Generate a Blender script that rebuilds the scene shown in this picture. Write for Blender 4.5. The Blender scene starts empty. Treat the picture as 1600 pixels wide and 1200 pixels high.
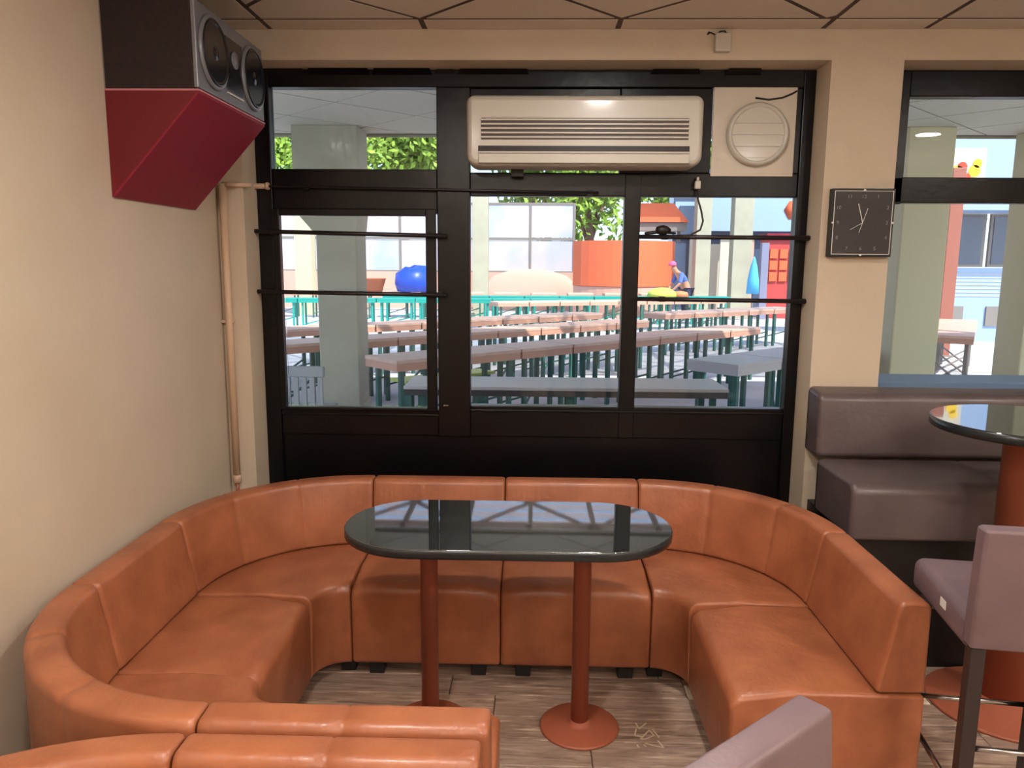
import bpy, bmesh, math, random
from mathutils import Vector, Matrix
random.seed(7)
S = bpy.context.scene
COL = S.collection
PI = math.pi

# ------------------------------------------------------------------ camera
F, PITCH, YAW, ROLL, H = 1200., math.radians(9.0), math.radians(1.5), math.radians(0.4), 1.65
cam = bpy.data.cameras.new('camera'); co = bpy.data.objects.new('camera', cam); COL.objects.link(co)
cam.sensor_width = 36; cam.lens = F / 1600 * 36; cam.clip_start = 0.05; cam.clip_end = 300
f = Vector((-math.sin(YAW)*math.cos(PITCH), math.cos(YAW)*math.cos(PITCH), -math.sin(PITCH)))
r = Vector((math.cos(YAW), math.sin(YAW), 0)); u = r.cross(f)
c_, s_ = math.cos(ROLL), math.sin(ROLL)
r2 = c_*r + s_*u; u2 = -s_*r + c_*u
M = Matrix((r2, u2, -f)).transposed().to_4x4(); M.translation = (0, 0, H)
co.matrix_world = M
S.camera = co

# ------------------------------------------------------------------ light, sky, exposure
S.view_settings.view_transform = 'Standard'; S.view_settings.look = 'None'
S.view_settings.gamma = 1; S.view_settings.use_curve_mapping = False
S.view_settings.exposure = 0.15
W = bpy.data.worlds.new('sky'); S.world = W; W.use_nodes = True
nt = W.node_tree; bg = nt.nodes['Background']
sky = nt.nodes.new('ShaderNodeTexSky'); sky.sky_type = 'HOSEK_WILKIE'; sky.turbidity = 6.0; sky.ground_albedo = .4
SUNDIR = Vector((0.42, -0.62, 0.95)).normalized()       # towards the sun
sky.sun_direction = SUNDIR
nt.links.new(sky.outputs[0], bg.inputs[0]); bg.inputs[1].default_value = 8.5
def light(kind, name, loc, energy, color, **kw):
    l = bpy.data.lights.new(name, kind); l.energy = energy; l.color = color
    for k, v in kw.items(): setattr(l, k, v)
    o = bpy.data.objects.new(name, l); COL.objects.link(o); o.location = loc; return o
sun = light('SUN', 'sun', (0, 0, 20), 6.5, (1, .93, .84), angle=.01)
sun.rotation_euler = SUNDIR.to_track_quat('Z', 'Y').to_euler()
LAMPS = [(.38, 2.3, 22), (-.55, .9, 28), (1.9, .2, 26), (.4, -1.6, 26), (2.9, 1.5, 26), (2.4, -2.2, 24)]
for x, y, e in LAMPS:
    light('AREA', 'ceiling_downlight', (x, y, 2.60), e, (1, .93, .86), shape='DISK', size=.16)
for x, y, e in ((.3, -.8, 85), (2.7, -.6, 80), (-.6, -2.4, 40)):      # unseen fill lights added to brighten the ceiling
    light('AREA', 'ceiling_fill', (x, y, 2.05), e, (1, .93, .86), shape='DISK', size=.35).rotation_euler = (PI, 0, 0)

# ------------------------------------------------------------------ materials
def lin(c):
    return tuple(((v/255)/12.92 if v/255 <= .04045 else ((v/255+.055)/1.055)**2.4) for v in c) + (1,)
MATS = {}
def mat(name, rgb, rough=.5, metal=0, rgb2=None, scale=6, bump=0, bscale=40, coat=0, ior=1.5, detail=4, stretch=None, emis=0, trans=0, lo=.35, hi=.65):
    if name in MATS: return MATS[name]
    m = bpy.data.materials.new(name); m.use_nodes = True; n = m.node_tree; b = n.nodes['Principled BSDF']
    b.inputs['Base Color'].default_value = lin(rgb); b.inputs['Roughness'].default_value = rough
    b.inputs['Metallic'].default_value = metal; b.inputs['Coat Weight'].default_value = coat; b.inputs['IOR'].default_value = ior
    b.inputs['Coat Roughness'].default_value = .12
    if emis: b.inputs['Emission Color'].default_value = lin(rgb); b.inputs['Emission Strength'].default_value = emis
    if trans:
        b.inputs['Transmission Weight'].default_value = trans
    vec = None
    if rgb2 or bump:
        tc = n.nodes.new('ShaderNodeTexCoord'); vec = tc.outputs['Object']
        if stretch:
            mp = n.nodes.new('ShaderNodeMapping'); mp.inputs['Scale'].default_value = stretch
            n.links.new(vec, mp.inputs[0]); vec = mp.outputs[0]
    if rgb2:
        t = n.nodes.new('ShaderNodeTexNoise'); t.inputs['Scale'].default_value = scale; t.inputs['Detail'].default_value = detail
        n.links.new(vec, t.inputs['Vector'])
        cr = n.nodes.new('ShaderNodeValToRGB'); cr.color_ramp.elements[0].position = lo; cr.color_ramp.elements[1].position = hi
        cr.color_ramp.elements[0].color = lin(rgb); cr.color_ramp.elements[1].color = lin(rgb2)
        n.links.new(t.outputs['Fac'], cr.inputs[0]); n.links.new(cr.outputs[0], b.inputs['Base Color'])
    if bump:
        t = n.nodes.new('ShaderNodeTexNoise'); t.inputs['Scale'].default_value = bscale; t.inputs['Detail'].default_value = 5
        n.links.new(vec, t.inputs['Vector'])
        bp = n.nodes.new('ShaderNodeBump'); bp.inputs['Strength'].default_value = bump; bp.inputs['Distance'].default_value = .01
        n.links.new(t.outputs['Fac'], bp.inputs['Height']); n.links.new(bp.outputs[0], b.inputs['Normal'])
    MATS[name] = m; return m

def glass_mat():
    m = bpy.data.materials.new('window_glass'); m.use_nodes = True; n = m.node_tree; n.nodes.clear()
    o = n.nodes.new('ShaderNodeOutputMaterial'); mx = n.nodes.new('ShaderNodeMixShader')
    t = n.nodes.new('ShaderNodeBsdfTransparent'); t.inputs[0].default_value = (.96, .98, .97, 1)
    g = n.nodes.new('ShaderNodeBsdfGlossy'); g.inputs['Roughness'].default_value = 0.01
    fr = n.nodes.new('ShaderNodeFresnel'); fr.inputs[0].default_value = 1.45
    n.links.new(fr.outputs[0], mx.inputs[0]); n.links.new(t.outputs[0], mx.inputs[1]); n.links.new(g.outputs[0], mx.inputs[2])
    n.links.new(mx.outputs[0], o.inputs[0]); return m
GLASS = glass_mat()
wallm = mat('tan_wall_paint', (198, 183, 162), .62, rgb2=(191, 175, 153), scale=2.2, bump=.08, bscale=60)
ceilm = mat('ceiling_tile_white', (206, 194, 178), .7, bump=.15, bscale=120)
jointm = mat('brown_ceiling_joint', (70, 44, 34), .6)
leather = mat('cognac_leather', (136, 78, 50), .40, rgb2=(160, 97, 64), scale=7, bump=.14, bscale=45, coat=.05, detail=6, lo=.3, hi=.7)
def add_folds(m):      # soft vertical stretch folds in the hide
    n = m.node_tree; b = n.nodes['Principled BSDF']; old = b.inputs['Normal'].links[0].from_socket
    tc = n.nodes.new('ShaderNodeTexCoord'); mp = n.nodes.new('ShaderNodeMapping'); mp.inputs['Scale'].default_value = (14, 14, 1.6)
    t = n.nodes.new('ShaderNodeTexNoise'); t.inputs['Scale'].default_value = 1.6; t.inputs['Detail'].default_value = 3
    bp = n.nodes.new('ShaderNodeBump'); bp.inputs['Strength'].default_value = .35; bp.inputs['Distance'].default_value = .008
    n.links.new(tc.outputs['Object'], mp.inputs[0]); n.links.new(mp.outputs[0], t.inputs['Vector']); n.links.new(t.outputs['Fac'], bp.inputs['Height'])
    n.links.new(old, bp.inputs['Normal']); n.links.new(bp.outputs[0], b.inputs['Normal'])
add_folds(leather)
leather_seam = mat('cognac_leather_seam', (118, 58, 36), .5)
brownl = mat('dark_brown_leather', (94, 82, 82), .40, rgb2=(82, 70, 70), scale=5, bump=.12, bscale=60, coat=.08)
mauve = mat('mauve_leather', (104, 86, 90), .48, rgb2=(112, 92, 96), scale=5, bump=.08, bscale=70)
blackf = mat('black_frame_paint', (6, 6, 10), .3, rgb2=(12, 7, 8), scale=5, bump=.12, bscale=18, ior=1.38)
blackp = mat('black_plastic', (14, 14, 15), .45)
blackfoot = mat('black_foot', (20, 20, 22), .5)
topm = mat('black_polished_top', (24, 28, 27), .03, ior=3.3)
rimm = mat('dark_table_rim', (34, 38, 40), .25)
terra = mat('terracotta_powdercoat', (156, 86, 62), .42, bump=.1, bscale=150)
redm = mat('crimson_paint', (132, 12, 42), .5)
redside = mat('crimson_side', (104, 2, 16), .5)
speakbox = mat('speaker_carpet', (34, 26, 26), .9, rgb2=(46, 30, 30), scale=60)
speakface = mat('speaker_face', (120, 122, 128), .35, metal=.2)
cone = mat('speaker_cone', (26, 28, 32), .18)
chrome = mat('chrome', (190, 190, 192), .18, metal=1)
white = mat('white_plastic', (192, 186, 174), .35, coat=.2)
slotm = mat('dark_slot', (70, 56, 50), .5)
slot2 = mat('black_slot', (30, 20, 20), .5)
boardm = mat('white_board', (204, 194, 178), .55)
creampipe = mat('cream_pipe', (200, 170, 142), .45)
darkwood = mat('dark_wood_leg', (44, 36, 34), .4)
clockface = mat('clock_glass', (62, 62, 64), .12, coat=.6)  # black face lifted to grey to carry the reflection on it
whiteline = mat('clock_white_line', (215, 212, 205), .4)
greyline = mat('clock_grey', (120, 122, 126), .5)
pave = mat('courtyard_paving', (196, 196, 200), .8, rgb2=(180, 180, 186), scale=1.2)
conc = mat('pale_concrete', (176, 172, 154), .8, rgb2=(164, 160, 144), scale=2)
conc_l = mat('yellowish_render', (196, 188, 158), .8)
canopym = mat('canopy_tile', (205, 200, 186), .75)
canjoint = mat('canopy_joint', (96, 84, 76), .7)
peach = mat('peach_tabletop', (222, 184, 168), .42, rgb2=(208, 170, 154), scale=8)
peachedge = mat('peach_edge', (200, 150, 130), .6)
greyt = mat('grey_tabletop', (196, 190, 194), .4)
greenleg = mat('dark_green_metal', (40, 96, 88), .5)
teal = mat('teal_plank', (10, 150, 142), .5)
gfence = mat('grey_metal', (124, 118, 116), .5)
panelm = mat('frosted_panel', (206, 192, 194), .3, rgb2=(160, 174, 204), scale=.5)
lowwall = mat('pink_low_wall', (206, 160, 146), .8)
orange = mat('orange_panel', (224, 104, 66), .5)
bluepan = mat('light_blue_panel', (148, 172, 210), .5)
winblue = mat('far_window', (70, 84, 110), .15)
leaf = mat('leaf', (150, 178, 70), .6, rgb2=(98, 134, 44), scale=3)
bark = mat('bark', (128, 96, 88), .8)
bluebag = mat('blue_plastic', (18, 70, 190), .4)
skin = mat('skin', (196, 140, 114), .6)

# ------------------------------------------------------------------ object helpers
def setp(o, label=None, cat=None, group=None, kind=None):
    if label: o['label'] = label
    if cat: o['category'] = cat
    if group: o['group'] = group
    if kind: o['kind'] = kind
    return o
def thing(name, label=None, cat=None, loc=(0, 0, 0), rz=0, group=None, kind=None):
    o = bpy.data.objects.new(name, None); COL.objects.link(o); o.empty_display_size = .1
    o.location = loc; o.rotation_euler = (0, 0, rz)
    return setp(o, label, cat, group, kind)
class MB:
    def __init__(s): s.v = []; s.f = []; s.flat = set()
    def add(s, vs, fs, flat=True):
        b = len(s.v); s.v += [tuple(v) for v in vs]
        for q in fs:
            if flat: s.flat.add(len(s.f))
            s.f.append(tuple(b+i for i in q))
        return s
    def box(s, x0, x1, y0, y1, z0, z1):
        vs = [(x, y, z) for z in (z0, z1) for y in (y0, y1) for x in (x0, x1)]
        return s.add(vs, [(0, 2, 3, 1), (4, 5, 7, 6), (0, 1, 5, 4), (2, 6, 7, 3), (0, 4, 6, 2), (1, 3, 7, 5)])
    def bar(s, a, b, w, h=None):          # square bar between two points
        h = h or w; a = Vector(a); b = Vector(b); d = (b-a).normalized()
        up = Vector((0, 0, 1)) if abs(d.z) < .95 else Vector((0, 1, 0))
        x = d.cross(up).normalized(); y = x.cross(d).normalized()
        vs = [p + x*i*w/2 + y*j*h/2 for p in (a, b) for i, j in ((-1, -1), (1, -1), (1, 1), (-1, 1))]
        return s.add(vs, [(3, 2, 1, 0), (4, 5, 6, 7), (0, 1, 5, 4), (1, 2, 6, 5), (2, 3, 7, 6), (3, 0, 4, 7)])
    def tube(s, pts, rad, n=12, caps=True):
        pts = [Vector(p) for p in pts]; rings = []
        R = rad if isinstance(rad, (list, tuple)) else [rad]*len(pts)
        prev = None
        for i, p in enumerate(pts):
            d = (pts[min(i+1, len(pts)-1)] - pts[max(i-1, 0)]).normalized()
            if prev is None:
                a = Vector((0, 0, 1)) if abs(d.z) < .9 else Vector((1, 0, 0)); x = d.cross(a).normalized()
            else: x = (prev - d*prev.dot(d)).normalized()
            prev = x; y = d.cross(x)
            rings.append([p + (x*math.cos(2*PI*k/n) + y*math.sin(2*PI*k/n))*R[i] for k in range(n)])
        b = [v for q in rings for v in q]
        s.add(b, [(i*n+k, i*n+(k+1) % n, (i+1)*n+(k+1) % n, (i+1)*n+k) for i in range(len(pts)-1) for k in range(n)], False)
        if caps:
            base = len(s.v)-len(b)
            for ring in (range(n-1, -1, -1), range((len(pts)-1)*n, len(pts)*n)):
                s.flat.add(len(s.f)); s.f.append(tuple(base+k for k in ring))
        return s
    def lathe(s, prof, n=32, c=(0, 0, 0), axis='z'):
        vs = []
        for rr, z in prof:
            for k in range(n):
                a = 2*PI*k/n; x, y = rr*math.cos(a), rr*math.sin(a)
                p = (x, y, z) if axis == 'z' else ((x, -z, y) if axis == 'y' else (z, x, y))
                vs.append((p[0]+c[0], p[1]+c[1], p[2]+c[2]))
        fs = [(i*n+k, i*n+(k+1) % n, (i+1)*n+(k+1) % n, (i+1)*n+k) for i in range(len(prof)-1) for k in range(n)]
        s.add(vs, fs, False)
        base = len(s.v)-len(vs)
        for ring, rr in ((range(n-1, -1, -1), prof[0][0]), (range((len(prof)-1)*n, len(prof)*n), prof[-1][0])):
            if rr > 1e-5: s.flat.add(len(s.f)); s.f.append(tuple(base+k for k in ring))
        return s
    def prism(s, poly, h0, h1, axis='z'):
        n = len(poly)
        def P(a, b, h): return (a, b, h) if axis == 'z' else ((a, h, b) if axis == 'y' else (h, a, b))
        vs = [P(a, b, h0) for a, b in poly] + [P(a, b, h1) for a, b in poly]
        return s.add(vs, [tuple(range(n-1, -1, -1)), tuple(range(n, 2*n))] + [(k, (k+1) % n, n+(k+1) % n, n+k) for k in range(n)])
    def build(s, name, m, parent=None, bevel=0, **kw):
        me = bpy.data.meshes.new(name); me.from_pydata(s.v, [], s.f); me.update()
        bm = bmesh.new(); bm.from_mesh(me); bmesh.ops.recalc_face_normals(bm, faces=bm.faces)
        bm.faces.ensure_lookup_table()
        for i, fc in enumerate(bm.faces): fc.smooth = i not in s.flat
        bm.to_mesh(me); bm.free()
        me.materials.append(m)
        o = bpy.data.objects.new(name, me); COL.objects.link(o)
        if parent: o.parent = parent
        if bevel:
            b = o.modifiers.new('bevel', 'BEVEL'); b.width = bevel; b.segments = 2; b.limit_method = 'ANGLE'; b.harden_normals = False
        return setp(o, **kw)
def box(name, m, x0, x1, y0, y1, z0, z1, parent=None, bevel=0, **kw):
    return MB().box(x0, x1, y0, y1, z0, z1).build(name, m, parent, bevel, **kw)
def copy_obj(o, parent=None):
    c = o.copy(); COL.objects.link(c)
    if parent: c.parent = parent
    return c
def copy_tree(o, loc, rz=0, label=None, group=None):
    c = o.copy(); COL.objects.link(c); c.location = loc; c.rotation_euler = (0, 0, rz)
    if label: c['label'] = label
    if group: c['group'] = group
    for ch in o.children:
        d = copy_obj(ch, c)
        for g in ch.children: copy_obj(g, d)
    return c
def text_mesh(name, txt, size, m, parent, loc, rot=(PI/2, 0, 0), depth=.0006):
    cu = bpy.data.curves.new(name, 'FONT'); cu.body = txt; cu.size = size; cu.align_x = 'CENTER'; cu.align_y = 'CENTER'; cu.extrude = depth
    t = bpy.data.objects.new(name+'_tmp', cu); COL.objects.link(t)
    bpy.context.view_layer.update()
    me = bpy.data.meshes.new_from_object(t.evaluated_get(bpy.context.evaluated_depsgraph_get()))
    bpy.data.objects.remove(t); me.materials.clear(); me.materials.append(m); me.name = name
    o = bpy.data.objects.new(name, me); COL.objects.link(o); o.parent = parent; o.location = loc; o.rotation_euler = rot
    return o
def round_poly(pts, rad, seg=5):
    out = []; n = len(pts)
    for i, p in enumerate(pts):
        rr = rad[i] if isinstance(rad, (list, tuple)) else rad
        a = Vector(pts[i-1]); p = Vector(p); b = Vector(pts[(i+1) % n])
        if rr <= 0: out.append(tuple(p)); continue
        d1 = (a-p).normalized(); d2 = (b-p).normalized(); ang = d1.angle(d2); t = rr/math.tan(ang/2)
        t = min(t, .49*(a-p).length, .49*(b-p).length); rr2 = t*math.tan(ang/2)
        cc = p + (d1+d2).normalized()*(rr2/math.sin(ang/2))
        s0 = p+d1*t-cc; s1 = p+d2*t-cc
        a0 = math.atan2(s0.y, s0.x); a1 = math.atan2(s1.y, s1.x); da = (a1-a0+PI) % (2*PI)-PI
        for k in range(seg+1):
            q = a0+da*k/seg; out.append((cc.x+rr2*math.cos(q), cc.y+rr2*math.sin(q)))
    return out
def inset(poly, d):
    n = len(poly); area = sum(poly[i][0]*poly[(i+1) % n][1]-poly[(i+1) % n][0]*poly[i][1] for i in range(n)); sg = 1 if area > 0 else -1
    out = []
    for i in range(n):
        a, p, b = Vector(poly[i-1]), Vector(poly[i]), Vector(poly[(i+1) % n])
        e = (b-a)
        if e.length < 1e-9: out.append(tuple(p)); continue
        e.normalize(); out.append((p.x - sg*e.y*d, p.y + sg*e.x*d))
    return out

# ================================================================== ROOM SHELL
YF, YG = 3.52, 3.70          # wall face, window frame plane
XL, XR, YB, ZC = -1.43, 4.6, -3.6, 2.645
FLZ = 0.0
fl = box('floor', mat('floor_underlay', (70, 56, 48), .8), XL-.15, XR+.15, YB-.15, 3.95, -.2, -.012, kind='structure')
plank_m = []
def plank_material(name, a, b2, light):
    m = bpy.data.materials.new(name); m.use_nodes = True; n = m.node_tree; b = n.nodes['Principled BSDF']
    tc = n.nodes.new('ShaderNodeTexCoord'); mp = n.nodes.new('ShaderNodeMapping'); mp.inputs['Scale'].default_value = (2.2, 22, 1)
    n.links.new(tc.outputs['Object'], mp.inputs[0])
    t = n.nodes.new('ShaderNodeTexNoise'); t.inputs['Scale'].default_value = 2.4; t.inputs['Detail'].default_value = 8; t.inputs['Roughness'].default_value = .65
    t.inputs['Distortion'].default_value = .8
    n.links.new(mp.outputs[0], t.inputs['Vector'])
    cr = n.nodes.new('ShaderNodeValToRGB'); e = cr.color_ramp.elements
    e[0].position = .32; e[0].color = lin(a); e[1].position = .72; e[1].color = lin(light)
    k = cr.color_ramp.elements.new(.55); k.color = lin(b2)
    n.links.new(t.outputs['Fac'], cr.inputs[0]); n.links.new(cr.outputs[0], b.inputs['Base Color'])
    b.inputs['Roughness'].default_value = .45
    return m
pm = [plank_material('worn_plank_a', (112, 88, 76), (170, 146, 128), (212, 192, 168)),
      plank_material('worn_plank_b', (116, 94, 84), (160, 138, 122), (200, 178, 156)),
      plank_material('worn_plank_c', (96, 74, 64), (156, 132, 116), (216, 198, 172))]
pm.append(plank_material('pale_worn_plank', (176, 150, 128), (216, 196, 170), (236, 222, 198)))
pw, pl = .14, .92
rng = random.Random(3); rest = MB(); pmesh = {}
rows = int((YF - YB)/pw)+2
for i in range(rows):
    y0 = 3.86 - (i+1)*pw; off = rng.uniform(0, pl); x = XL - off
    while x < XR:
        x0, x1 = max(x, XL), min(x+pl, XR)
        if x1-x0 > .03 and y0 > YB:
            if y0 > .7:
                L = round(x1-x0, 3); key = (L, 3 if y0 < 2.76 < y0+pw and -.3 < x < .9 else rng.randrange(3))
                if key not in pmesh:
                    mb = MB(); g = .0015
                    mb.prism([(g, g), (L-g, g), (L-g, pw-g), (g, pw-g)], -.012, -.002); zz = 0
                    mb.add([(g, g, -.002), (L-g, g, -.002), (L-g, pw-g, -.002), (g, pw-g, -.002), (g+.003, g+.003, 0), (L-g-.003, g+.003, 0), (L-g-.003, pw-g-.003, 0), (g+.003, pw-g-.003, 0)],
                           [(0, 1, 5, 4), (1, 2, 6, 5), (2, 3, 7, 6), (3, 0, 4, 7), (4, 5, 6, 7)])
                    o = mb.build('floor_plank', pm[key[1]], fl); pmesh[key] = o
                else: o = copy_obj(pmesh[key], fl)
                o.location = (x0, y0, 0)
            else: rest.box(x0+.0015, x1-.0015, y0+.0015, y0+pw-.0015, -.012, 0)
        x += pl
rest.build('floor_planks_behind', pm[1], fl, kind='stuff')
# worn ring and scrawl printed on the floor between the sofas
scr = mat('chalky_floor_mark', (206, 190, 164), .6)
def stroke(mb, pts, w):
    for a, b in zip(pts[:-1], pts[1:]): mb.bar((a[0], a[1], .0012), (b[0], b[1], .0012), w, .0012)
mk = MB()
for pts in [[(0.39, 2.573), (0.398, 2.538), (0.429, 2.574)], [(0.388, 2.538), (0.377, 2.499), (0.402, 2.492)], [(0.395, 2.479), (0.433, 2.531), (0.446, 2.502), (0.415, 2.48), (0.395, 2.479)], [(0.444, 2.54), (0.462, 2.49)], [(0.378, 2.446), (0.383, 2.43)], [(0.407, 2.455), (0.444, 2.44), (0.468, 2.433), (0.454, 2.473)], [(0.4, 2.447), (0.409, 2.435)]]:
    stroke(mk, pts, .005)
mk.build('floor_scrawl', scr, fl, label='pale scrawled mark printed on the planks')

wl = box('wall_left', wallm, XL-.15, XL, YB-.15, 4.0, -.02, 3.0, kind='structure')
box('wall_right', wallm, XR, XR+.15, YB-.15, 4.0, -.02, 3.0, kind='structure')
box('wall_back', wallm, XL, XR, YB-.15, YB, -.02, 3.0, kind='structure')
# window wall: pier left of the door frame, lintel, pier between the windows, apron under the second window
WX0, WX1, PX1, ZT = -1.31, 1.276, 1.585, 2.52
mb = MB()
mb.box(XL, WX0, YF, 3.92, -.02, ZT); mb.box(WX1, PX1, YF, 3.92, -.02, ZT)
mb.box(XL, XR, YF, 3.92, ZT, 3.0); mb.box(PX1, XR, YF, 3.92, -.02, 1.02)
mb.box(4.2, XR, YF, 3.92, 1.02, ZT)
mb.build('wall_front', wallm, kind='structure')
# rough paint line where the black paint runs onto the top of the reveal
rp = MB(); rr = random.Random(5)
x = WX0
while x < WX1:
    w = rr.uniform(.1, .35); d = rr.uniform(.002, .028); x2 = min(x+w, WX1)
    rp.add([(x, YG-.003, ZT-.03), (x2, YG-.003, ZT-.03), (x2-.01, YG-.003-d*1.6, ZT-.0015), (x+.02, YG-.003-d*1.6, ZT-.0015)], [(0, 1, 2, 3)]); x = x2
# ceiling with recessed joints
ce = box('ceiling', jointm, XL-.15, XR+.15, YB-.15, 4.0, ZC+.0025, ZC+.2, kind='structure')
def clip(poly, x0, x1, y0, y1):
    for ax, lim, sg in ((0, x0, 1), (0, x1, -1), (1, y0, 1), (1, y1, -1)):
        out = []
        for i in range(len(poly)):
            a, b = poly[i-1], poly[i]; ia = sg*(a[ax]-lim) >= 0; ib = sg*(b[ax]-lim) >= 0
            if ia != ib:
                t = (lim-a[ax])/(b[ax]-a[ax]); out.append((a[0]+t*(b[0]-a[0]), a[1]+t*(b[1]-a[1])))
            if ib: out.append(b)
        poly = out
        if len(poly) < 3: return []
    return poly
def parea(p): return abs(sum(p[i-1][0]*p[i][1]-p[i][0]*p[i-1][1] for i in range(len(p))))/2
def shrink(poly, d):      # convex inset by moving each edge
    n = len(poly); a = sum(poly[i-1][0]*poly[i][1]-poly[i][0]*poly[i-1][1] for i in range(n)); sg = 1 if a > 0 else -1
    res = []
    for i in range(n):
        p0, p1, p2 = Vector(poly[i-1]), Vector(poly[i]), Vector(poly[(i+1) % n])
        e1 = (p1-p0).normalized(); e2 = (p2-p1).normalized()
        n1 = Vector((-e1.y, e1.x))*sg; n2 = Vector((-e2.y, e2.x))*sg
        den = 1+n1.dot(n2)
        if den < 1e-3: res.append(tuple(p1)); continue
        res.append(tuple(p1+(n1+n2)*d/den))
    return res
def tile(poly, z, parent, name, m, gap=.012, th=.01):
    clean = [p for i, p in enumerate(poly) if (Vector(p)-Vector(poly[i-1])).length > .03]
    if len(clean) < 3 or parea(clean) < .002: return
    q = shrink(clean, gap)
    MB().prism(q, z, z+th).build(name, m, parent)
HD = .4165
def diamonds(x0, x1, y0, y1, vx, vy, z, parent, name, m, hd=HD, gap=.012):
    i0, i1 = int((x0-vx)/hd)-2, int((x1-vx)/hd)+2; j0, j1 = int((y0-vy)/hd)-2, int((y1-vy)/hd)+2
    for i in range(i0, i1+1):
        for j in range(j0, j1+1):
            if (i+j) % 2: 
                cx, cy = vx+i*hd, vy+j*hd
                p = clip([(cx-hd, cy), (cx, cy-hd), (cx+hd, cy), (cx, cy+hd)], x0, x1, y0, y1)
                if p: tile(p, z, parent, name, m, gap)
BX0, BX1, BY = -1.155, 1.225, 3.378
diamonds(BX0, BX1, -.2, BY, .352, BY, ZC, ce, 'ceiling_tile', ceilm)
xs = [XL, BX0, -.48, .352, BX1, 1.66, 2.115, 2.57, 3.02, 3.47, 3.92, 4.37, XR]
for a, b in zip(xs[:-1], xs[1:]):
    tile([(a, BY), (b, BY), (b, YF+.004), (a, YF+.004)], ZC, ce, 'ceiling_tile', ceilm)
ys = [BY-k*.83 for k in range(5)]+[-.2]
for a, b in zip(ys[:-1], ys[1:]): tile([(XL, b), (BX0, b), (BX0, a), (XL, a)], ZC, ce, 'ceiling_tile', ceilm)
ys2 = [BY-k*.45 for k in range(9)]
for a, b in zip(xs[4:-1], xs[5:]):
    for c, d in zip(ys2[:-1], ys2[1:]): tile([(a, d), (b, d), (b, c), (a, c)], ZC, ce, 'ceiling_tile', ceilm)
st = MB()
y = -.25
while y > YB:
    x = XL
    while x < XR: st.box(x+.007, min(x+.6, XR)-.007, max(y-.6, YB)+.007, y-.007, ZC, ZC+.02); x += .6
    y -= .6
st.build('ceiling_tiles_behind', ceilm, ce, kind='stuff')

# ================================================================== WINDOW 1 (black frame with solid bottom)
w1 = thing('window_1', kind='structure', loc=(0, 0, 0))
def fr(name, x0, x1, z0, z1, y0=YG, y1=YG+.06, m=None, bev=.004): return box(name, m or blackf, x0, x1, y0, y1, z0, z1, w1, bev)
fr('frame_stile', WX0+.001, -1.235, 0, ZT-.001, YG-.01); fr('frame_stile', 1.222, WX1-.001, 0, ZT-.001, YG-.01)
fr('frame_rail', -1.235, 1.222, 2.443, ZT-.001, YG-.012)
fr('mullion', -.455, -.30, .80, 2.443, YG-.015)
fr('mullion', .425, .50, .80, 2.06, YG-.005)
fr('frame_rail', -1.235, -.455, 1.875, 2.078); fr('frame_rail', -.30, 1.222, 1.958, 2.065)
fr('frame_rail', -.30, 1.222, .80, .955); fr('frame_rail', -1.235, -.455, .80, .93)
fr('frame_stile', .395, .815, 2.065, 2.443, YG+.002); fr('frame_stile', 1.193, 1.222, 2.065, 2.443)
fr('frame_rail', -.30, .395, 2.125, 2.443, YG+.01, YG+.05)
# slim trim line along the rails
fr('frame_bead', -.30, 1.222, .928, .936, YG-.009, YG, bev=.002); fr('frame_bead', -1.235, -.455, .9, .908, YG-.009, YG, bev=.002)
fr('kick_panel', WX0+.06, WX1-.05, 0, .81, YG+.012, YG+.05)
# opening sash on the left
fr('sash_frame', -1.235, -1.205, .925, 1.895, YG-.022, YG+.02); fr('sash_frame', -.51, -.462, .925, 1.895, YG-.022, YG+.02)
fr('sash_frame', -1.205, -.51, 1.862, 1.895, YG-.022, YG+.02); fr('sash_frame', -1.205, -.51, .925, .942, YG-.022, YG+.02)
box('sash_catch', chrome, -.43, -.405, YG-.03, YG-.015, .955, .962, w1)
for x0, x1, z0, z1 in ((-1.205, -.51, .942, 1.862), (-.30, .425, .955, 1.958), (.50, 1.222, .955, 1.958), (-1.235, -.455, 2.078, 2.443), (-.30, .395, 2.065, 2.125)):
    box('glass_pane', GLASS, x0, x1, YG+.028, YG+.034, z0, z1, w1)
rp.build('paint_edge', blackf, w1)
# ---- window 2 at the right
w2 = thing('window_2', kind='structure')
def f2(name, x0, x1, z0, z1, y0=YG-.01, y1=YG+.06, bev=.004): return box(name, blackf, x0, x1, y0, y1, z0, z1, w2, bev)
f2('frame_stile', PX1+.002, 1.70, 1.93, ZT-.001); f2('frame_stile', PX1+.002, 1.655, 1.02, 1.93); f2('frame_stile', 2.60, 2.72, 1.02, ZT-.001)
f2('frame_rail', 1.70, 4.2, 2.405, ZT-.001); f2('frame_rail', 1.655, 4.2, 1.935, 2.05); f2('frame_rail', 1.655, 4.2, 1.02, 1.05)
f2('frame_stile', 4.1, 4.2, 1.02, ZT-.001)
for x0, x1, z0, z1 in ((1.655, 2.60, 1.05, 1.935), (1.70, 2.60, 2.05, 2.405), (2.72, 4.1, 1.05, 1.935), (2.72, 4.1, 2.05, 2.405)):
    box('glass_pane', GLASS, x0, x1, YG+.028, YG+.034, z0, z1, w2)
box('window_sill', bluepan, PX1+.002, 4.2, YG+.07, 4.05, 1.02, 1.085, w2, .004)

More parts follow.
